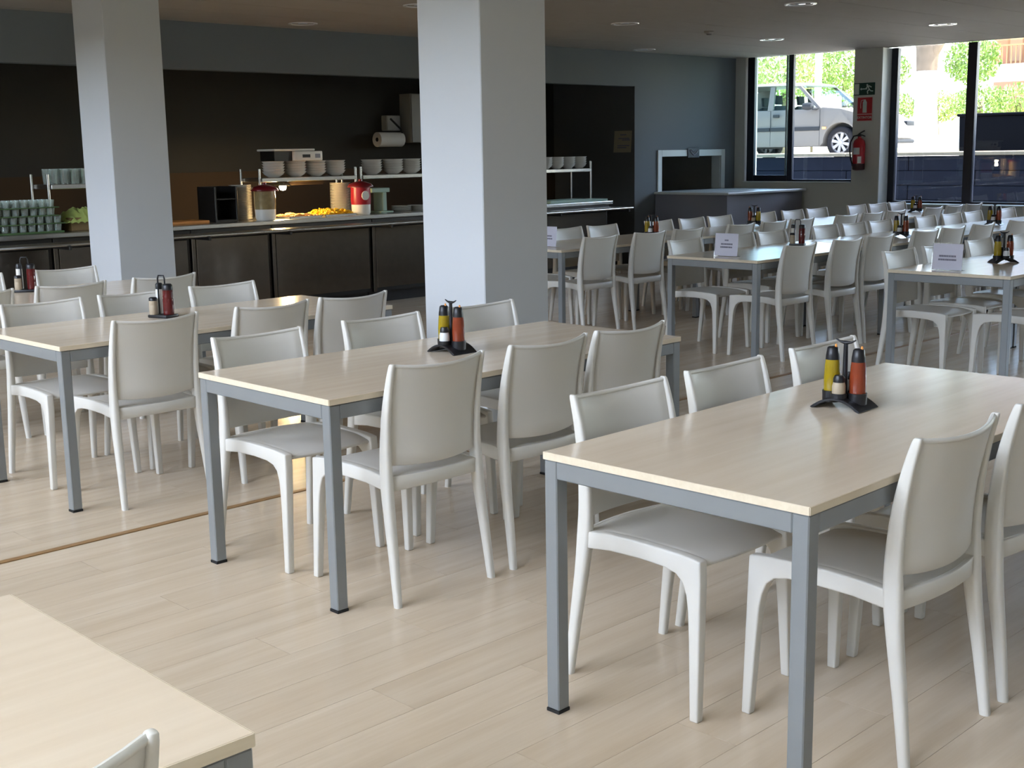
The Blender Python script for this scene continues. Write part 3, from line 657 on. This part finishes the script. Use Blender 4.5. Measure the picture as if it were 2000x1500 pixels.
# ------------------------------------------------------------------ pier: exit sign, fire sign, extinguisher
XF = X1-.0005
t = thing('exit_sign', 'dark green emergency exit sign with running figure on the pier', 'sign', (XF, 8.432, 2.205))
MB().box(-.006, 0, -.152, .148, -.076, .076).bevel(.002).build('plate', 'sign_green', t)
MB().box(-.0075, -.006, .068, .135, -.066, .066).build('door_symbol', 'sign_pale', t)
MB().prism([(.055, 0), (.035, .018), (.035, .006), (-.03, .006), (-.03, -.006), (.035, -.006), (.035, -.018)], -.0075, -.006, 'x').build('arrow', 'sign_pale', t)
fg = MB(); s3 = lambda *p: fg.tube([(-.0068, a, b) for a, b in p], .0075, 6)
fg.lathe([(0, -.0076), (.012, -.0074), (.012, -.006)], 12, (0, -.045, .048), axis='x', cap=False)
s3((-.055, .034), (-.075, -.008)); s3((-.04, .030), (-.075, .034), (-.105, .018)); s3((-.052, .026), (-.03, .008), (-.045, -.004)); s3((-.075, -.008), (-.05, -.03), (-.055, -.062)); s3((-.075, -.008), (-.10, -.028), (-.128, -.030))
fg.build('running_figure', 'sign_pale', t, 60)
t = thing('fire_sign', 'red fire extinguisher sign with text plate on the pier', 'sign', (XF, 8.413, 1.955))
MB().box(-.005, 0, -.108, .108, -.150, .150).bevel(.002).build('plate', 'sign_pink', t)
MB().box(-.0065, -.005, -.102, .102, -.058, .143).build('pictogram_panel', 'sign_red', t); MB().box(-.0065, -.005, -.102, .102, -.143, -.068).build('text_panel', 'sign_red', t)
MB().prism([(-.028, -.045), (.028, -.045), (.028, .085), (.015, .105), (.012, .12), (-.012, .12), (-.015, .105), (-.028, .085)], -.008, -.0065, 'x').build('cylinder_symbol', 'sign_pale', t)
MB().tube([(-.0072, .015, .115), (-.0072, .05, .105), (-.0072, .06, .06), (-.0072, .055, .01)], .006, 6).build('hose_symbol', 'sign_pink', t, 60)
fc = bpy.data.curves.new('text', 'FONT'); fc.body = 'EXTINTOR'; fc.size = .042; fc.align_x = 'CENTER'; fc.align_y = 'CENTER'; fc.extrude = .0006; fc.materials.append(MATS['sign_pale'])
o = bpy.data.objects.new('lettering', fc); o = bpy.data.objects.new('lettering', bpy.data.meshes.new_from_object(o)); C.objects.link(o); o.parent = t; o.location = (-.0072, 0, -.105); o.rotation_euler = (PI/2, 0, -PI/2)
t = thing('fire_extinguisher', 'red fire extinguisher hanging on the pier between the windows', 'extinguisher', (X1-.09, 8.425, 1.19))
MB().lathe([(.05, 0), (.075, .01), (.078, .03), (.078, .085), (0, .085)], 24).build('boot', 'ext_dark', t, 50)
MB().lathe([(.0765, .085), (.0765, .33), (.066, .372), (.035, .40), (.022, .405), (.022, .425), (0, .425)], 24).build('cylinder', 'ext_red', t, 50)
lb = MB(); lb.prism([(-.0775*math.cos(a), .0775*math.sin(a)) for a in [x*.1 for x in range(-6, 7)]] + [(-.074*math.cos(a), .074*math.sin(a)) for a in [x*.1 for x in range(6, -7, -1)]], .20, .285, 'z'); lb.build('label', 'ext_label', t, 50)
l2 = MB(); l2.prism([(-.0775*math.cos(a), .0775*math.sin(a)) for a in [x*.1 for x in range(-9, -2)]] + [(-.074*math.cos(a), .074*math.sin(a)) for a in [x*.1 for x in range(-3, -10, -1)]], .09, .175, 'z'); l2.build('inspection_tag', 'label_white', t, 50)
hd = MB(); hd.box(-.012, .012, -.02, .02, .42, .455); hd.tube([(0, .01, .455), (0, -.03, .478), (0, -.07, .495)], .009, 6); hd.tube([(0, .01, .440), (0, -.04, .440), (0, -.08, .425)], .008, 6); hd.build('valve', 'black_plastic', t, 50)
MB().tube([(0, .02, .44), (-.01, .075, .43), (-.015, .115, .36), (-.015, .125, .25), (-.01, .11, .14), (0, .085, .05)], .009, 8).build('hose', 'cable', t, 60)
MB().box(.03, .09, -.03, .03, .30, .36).build('wall_hook', 'steel_dark', t)

# ------------------------------------------------------------------ outside: street, wall, car, plants, house
SZ = 1.27
def ground(name, x0, x1, y0, y1, z, m): return struct(MB().box(x0, x1, y0, y1, z-.3, z).build(name, m))
ground('ground_yard', X1+.3, 17.0, -12, 30, .45, 'yard')
ground('ground_street', 17.5, 29, -30, 60, SZ, 'asphalt')
ground('ground_verge', 29, 110, -60, 110, SZ+.06, 'grass')
ground('ground_behind', -60, X0-.2, -60, 60, -.1, 'asphalt')
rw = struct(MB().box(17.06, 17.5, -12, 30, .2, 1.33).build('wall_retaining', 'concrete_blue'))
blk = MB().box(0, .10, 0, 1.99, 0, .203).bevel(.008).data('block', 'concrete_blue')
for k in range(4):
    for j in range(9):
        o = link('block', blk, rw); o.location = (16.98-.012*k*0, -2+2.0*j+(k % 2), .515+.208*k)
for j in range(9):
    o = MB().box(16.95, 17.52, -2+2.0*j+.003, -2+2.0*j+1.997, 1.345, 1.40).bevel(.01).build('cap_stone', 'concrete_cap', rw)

cx = 21.5
car = thing('car', 'silver hatchback parked outside behind the sash window', 'car', (cx, 0, SZ))
arch = lambda c, r, z0: [(c + r*math.cos(a), .30 + r*math.sin(a)) for a in [PI - PI*k/14 for k in range(15)] if .30 + r*math.sin(a) >= z0-1e-6]
prof = [(12.16, .26), (12.08, .40), (12.09, .60), (12.18, .70), (12.45, .83), (12.85, .935), (13.25, .975), (13.4, .94), (15.9, .96), (16.0, .75), (15.98, .40), (15.9, .26)]
prof += [(y, z) for y, z in arch(15.42, .37, .24)[::-1]] + [(15.0, .23), (13.25, .23)] + [(y, z) for y, z in arch(12.81, .37, .24)[::-1]]
b = MB(); b.prism(prof, 0, 1.66, 'x')
for v in b.bm.verts:
    if v.co.z > .62: k = (v.co.z-.62)/.36*.07; v.co.x += k if v.co.x < .8 else -k
    if v.co.y < 12.42: k = ((12.42-v.co.y)/.36)**2*.15; v.co.x += k if v.co.x < .8 else -k
b.bevel(.03, 2, 40).build('body', 'car_silver', car, 40)
def pillar_strip(name, p, q, w0, w1, x, m='car_silver'):
    (ya, za), (yb, zb) = p, q; xo = .10*(1 if x == 0 else -1); bx = .06*(1 if x == 0 else -1); th = .05*(1 if x == 0 else -1); xs = 0 if x == 0 else 1.66
    r1 = [(xs+bx, ya, za), (xs+bx+th, ya, za), (xs+bx+th, ya+w0, za), (xs+bx, ya+w0, za)]; r2 = [(xs+xo+bx, yb, zb), (xs+xo+bx+th, yb, zb), (xs+xo+bx+th, yb+w1, zb), (xs+xo+bx, yb+w1, zb)]
    MB().loft([r1, r2]).build(name, m, car)
for x in (0, 1):
    pillar_strip('door_pillar', (13.27, .95), (13.80, 1.40), .09, .08, x); pillar_strip('door_pillar', (14.36, .94), (14.38, 1.40), .12, .10, x); pillar_strip('door_pillar', (15.45, .95), (15.25, 1.40), .45, .40, x)
    xs = 0 if x == 0 else 1.66; sg = 1 if x == 0 else -1
    for (a, b_, c_, d_) in ((13.36, 14.36, 13.87, 14.38), (14.48, 15.46, 14.48, 15.26)):
        MB().loft([[(xs+.075*sg, a, .95), (xs+.080*sg, a, .95), (xs+.080*sg, b_, .95), (xs+.075*sg, b_, .95)], [(xs+.175*sg, c_, 1.40), (xs+.180*sg, c_, 1.40), (xs+.180*sg, d_, 1.40), (xs+.175*sg, d_, 1.40)]]).build('side_window', 'glass_car', car)
rf = MB(); rf.loft([[(.15, y, z), (.30, y, z+.055), (.83, y, z+.075), (1.36, y, z+.055), (1.51, y, z), (.83, y, z-.005)] for y, z in ((13.78, 1.39), (14.1, 1.415), (14.8, 1.425), (15.5, 1.40), (15.68, 1.38))]); rf.build('roof', 'car_silver', car, 50)
MB().loft([[(.09, 13.18, .965), (1.57, 13.18, .965), (1.57, 13.19, .97), (.09, 13.19, .97)], [(.18, 13.78, 1.42), (1.48, 13.78, 1.42), (1.48, 13.79, 1.425), (.18, 13.79, 1.425)]]).build('windscreen', 'glass_car', car)
def wheel(y, x, s):
    w_ = MB().lathe([(.20, .0), (.265, -.01), (.30, .02), (.30, .17), (.26, .19), (.19, .19)], 32, (x, y, .30), axis='x', cap=False).build('tyre', 'tyre', car, 50)
    al = MB(); al.lathe([(.205, .006), (.205, .03), (.17, .03), (.17, .006)], 32, (x, y, .30), axis='x', cap=False); al.lathe([(0, -.004), (.045, -.004), (.055, .03)], 16, (x, y, .30), axis='x', cap=False)
    for k in range(8):
        a = 2*PI*k/8+.2; c_, s_ = math.cos(a), math.sin(a)
        al.loft([[(x+.004, y+r*c_-h*s_, .30+r*s_+h*c_), (x+.004, y+r*c_+h*s_, .30+r*s_-h*c_), (x+.03, y+r*c_+h*s_, .30+r*s_-h*c_), (x+.03, y+r*c_-h*s_, .30+r*s_+h*c_)] for r, h in ((.04, .020), (.185, .032))])
    al.build('alloy_rim', 'alloy', w_, 50); MB().lathe([(.20, .06), (0, .06)], 24, (x, y, .30), axis='x', cap=False).build('brake_disc', 'car_trim', w_)
for y in (12.81, 15.42): wheel(y, .015, 1); wheel(y, 1.46, -1)
for y in (12.81, 15.42): MB().prism(arch(y, .365, .22) + [(y+.365, .20), (y-.365, .20)], .20, 1.46, 'x').build('wheel_well', 'car_trim', car)
MB().box(-.016, .012, 13.26, 14.36, .535, .605).bevel(.006).build('side_moulding', 'car_trim', car); MB().box(-.016, .012, 14.38, 15.02, .535, .605).bevel(.006).build('side_moulding', 'car_trim', car)
MB().box(-.02, .02, 14.17, 14.31, .80, .86).bevel(.01).build('door_handle', 'car_trim', car); MB().box(-.012, .01, 13.12, 13.20, .56, .60).bevel(.004).build('indicator', 'orange_tip', car)
for y in (13.255, 14.365): MB().box(-.001, .01, y, y+.008, .25, .93).build('door_gap', 'car_trim', car)
mi = MB(); mi.lathe([(0, -.12), (.06, -.10), (.075, 0), (.06, .09), (0, .11)], 14, (-.10, 13.47, .995), axis='y', cap=False); mi.tube([(-.04, 13.40, .95), (.06, 13.36, .95)], .025, 6); mi.build('wing_mirror', 'car_trim', car, 60)
for sx, sy in ((.35, 14.35), (1.15, 14.35), (.35, 15.2), (1.15, 15.2)):
    MB().prism([(sy, .45), (sy+.10, .45), (sy+.22, 1.02), (sy+.12, 1.06)], sx-.02, sx+.38, 'x').bevel(.03, 2).build('seat', 'car_inside', car, 50); MB().prism([(sy+.14, 1.07), (sy+.21, 1.07), (sy+.23, 1.25), (sy+.16, 1.25)], sx+.07, sx+.28, 'x').bevel(.02, 2).build('headrest', 'car_inside', car, 50)
MB().box(.12, 1.54, 13.3, 13.55, .80, .97).bevel(.03).build('dashboard', 'car_inside', car, 50)
for hx in (.15, 1.21): MB().box(hx, hx+.30, 12.09, 12.3, .57, .69).bevel(.03, 2).build('headlight', 'car_trim', car, 50)
MB().box(.55, 1.10, 12.055, 12.085, .38, .49).build('number_plate', 'alloy', car); MB().box(.20, 1.46, 12.05, 12.14, .27, .34).bevel(.02).build('bumper_strip', 'car_trim', car)
MB().tube([(.4, 13.0, .985), (.9, 13.05, .99), (1.2, 13.02, .985)], .012, 6).build('wiper', 'car_trim', car)

t = thing('waste_skip', 'black waste skip outside the long window at right', 'container', (17.75, 6.0, SZ))
MB().prism([(-1.6, 0), (2.62, 0), (2.64, .64), (-1.6, .56)], 0, 1.6, 'x').bevel(.015).build('hull', 'skip_black', t); MB().box(-.03, 1.63, -1.65, 2.66, .62, .66).bevel(.01).build('rim', 'skip_black', t)

def leafy(mb, c, r, n_, size, rnd):
    for _ in range(n_):
        while True:
            d = Vector((rnd.uniform(-1, 1), rnd.uniform(-1, 1), rnd.uniform(-1, 1)))
            if .45 < d.length < 1: break
        p = Vector(c) + Vector((d.x*r[0], d.y*r[1], d.z*r[2])); a = Euler((rnd.uniform(0, 6.3), rnd.uniform(0, 6.3), rnd.uniform(0, 6.3))).to_matrix(); s_ = size*rnd.uniform(.6, 1.4)
        q = [p + a @ Vector(v)*s_ for v in ((-1, 0, 0), (0, -.45, .1), (1, 0, 0), (0, .45, .1))]; mb.bm.faces.new([mb.bm.verts.new(v) for v in q])
rnd = random.Random(3)
def bush(name, lab, cat, c, r, n_, leaf, size, grp):
    t = thing(name, lab, cat, (c[0], c[1], SZ+.06), 0, grp); mb = MB(); zc = c[2]-SZ-.06
    leafy(mb, (0, 0, zc), r, int(n_*3), size*.55, rnd); o = mb.build('foliage', leaf, t); o['kind'] = 'stuff'
    MB().tube([(0, 0, 0), (.05, .05, zc*.6), (0, 0, zc)], [.12, .09, .05], 7).build('trunk', 'bark', t, 60)
bush('round_tree', 'round yellow green tree above the car roof behind the window mullion', 'tree', (32, 20.9, 3.55), (1.2, 1.0, .75), 700, 'leaf_b', .13, 'trees across the street')
bush('round_tree', 'green tree between the mullion and the white post', 'tree', (36, 22.4, 3.85), (1, .9, .8), 600, 'leaf_a', .12, 'trees across the street')
bush('round_tree', 'tall leafy tree right of the white post in sash window', 'tree', (39.5, 23.4, 4.25), (1.3, 1.3, 1.05), 900, 'leaf_a', .13, 'trees across the street')
bush('round_tree', 'small round tree left of the thick trunk', 'tree', (36, 19.9, 3.75), (.8, .7, .55), 450, 'leaf_a', .11, 'trees across the street')
bush('round_tree', 'round green tree left of the dark mullion in long window', 'tree', (36, 17.2, 3.95), (.9, .8, .75), 650, 'leaf_a', .12, 'trees across the street')
for i, (y, h) in enumerate(((22.8, 3.1), (18.2, 2.9), (17.6, 2.55), (16.2, 2.55), (15.0, 2.6), (14.0, 2.65), (13.1, 2.6))):
    lab = ['hedge bush at the far left of the sash window', 'pale hedge bush above the car bonnet', 'low hedge bush right of the window pier', 'low hedge bush right of the thick trunk', 'low hedge bush left of the second mullion', 'low hedge bush below the house balcony', 'low hedge bush at the right picture edge'][i]
    bush('hedge_bush', lab, 'bush', (33+1.3*(i % 2), y*33/32*(1+.039*(i % 2)), h+.02*(i % 2)), (.55, .85, .45), 420, 'leaf_b' if i % 2 else 'leaf_a', .10, 'hedge bushes across the street')
t = thing('street_tree', 'thick pale tree trunk outside the long window', 'tree', (27, 13.92, SZ))
MB().tube([(.02, .04, 1.8), (0, .02, 2.5), (.05, -.05, 4.2)], [.225, .26, .24], 14).build('trunk', 'bark', t, 60); MB().tube([(0, 0, -.05), (0, 0, .25), (0, .02, 1.0), (.02, .04, 1.85)], [.42, .30, .25, .23], 14).build('white_base', 'trunk_white', t, 60)  # bark above, separate white lower part of the trunk
MB().tube([(0, .05, 2.2), (.1, .55, 3.2), (.2, 1.0, 4.4)], [.16, .13, .10], 10).build('branch', 'bark', t, 60); MB().tube([(0, -.05, 2.2), (0, -.6, 3.1), (-.1, -1.1, 4.4)], [.16, .13, .10], 10).build('branch', 'bark', t, 60)
mb = MB(); leafy(mb, (0, 0, 5.4), (2.6, 2.6, 1.1), 900, .16, rnd); o = mb.build('foliage', 'leaf_a', t); o['kind'] = 'stuff'
t = thing('street_post', 'white lamp post behind the parked car', 'post', (27, 16.72, SZ))
MB().tube([(0, 0, 0), (0, 0, 5.5)], [.085, .075], 12).build('pole', 'post_white', t, 60); MB().tube([(0, 0, 5.4), (-.4, 0, 5.7), (-.9, 0, 5.75)], .05, 8).build('arm', 'post_white', t, 60); MB().box(-1.3, -.8, -.12, .12, 5.68, 5.8).bevel(.03).build('lantern', 'post_white', t)
t = thing('house', 'orange brick house with a railed balcony seen at upper right', 'house', (48, 0, SZ))
MB().box(0, 8, 10, 23.4, 0, 6.4).build('wall', 'render_white', t)
MB().box(-.06, 0, 12, 22.15, 3.15, 6.4).build('brick_front', 'brick_orange', t); MB().box(-.08, 0, 12, 22.0, .0, 2.55).build('ground_front', 'awning_pink', t)
bal = MB().box(-1.0, 0, 12, 22.3, 2.95, 3.15).build('balcony', 'render_white', t); MB().box(-1.0, -.95, 12, 22.3, 3.80, 3.86).build('handrail', 'rail_tan', bal)
bar = MB().box(-.99, -.96, 0, .04, 3.15, 3.80).data('baluster', 'rail_tan')
for k in range(60): link('baluster', bar, bal).location = (0, 12.1+.17*k, 0)
for y in (13.2, 15.6, 18.0, 20.3):
    d_ = MB().box(-.10, -.06, y, y+1.2, 3.15, 5.4).build('balcony_door', 'shutter', t)
    for k in range(2): MB().box(-.11, -.10, y+.08+.56*k, y+.56+.56*k, 3.3, 5.3).build('panel', 'rail_tan', d_)
MB().box(-.4, 8.3, 9.7, 23.7, 6.4, 6.7).build('roof', 'shutter', t)
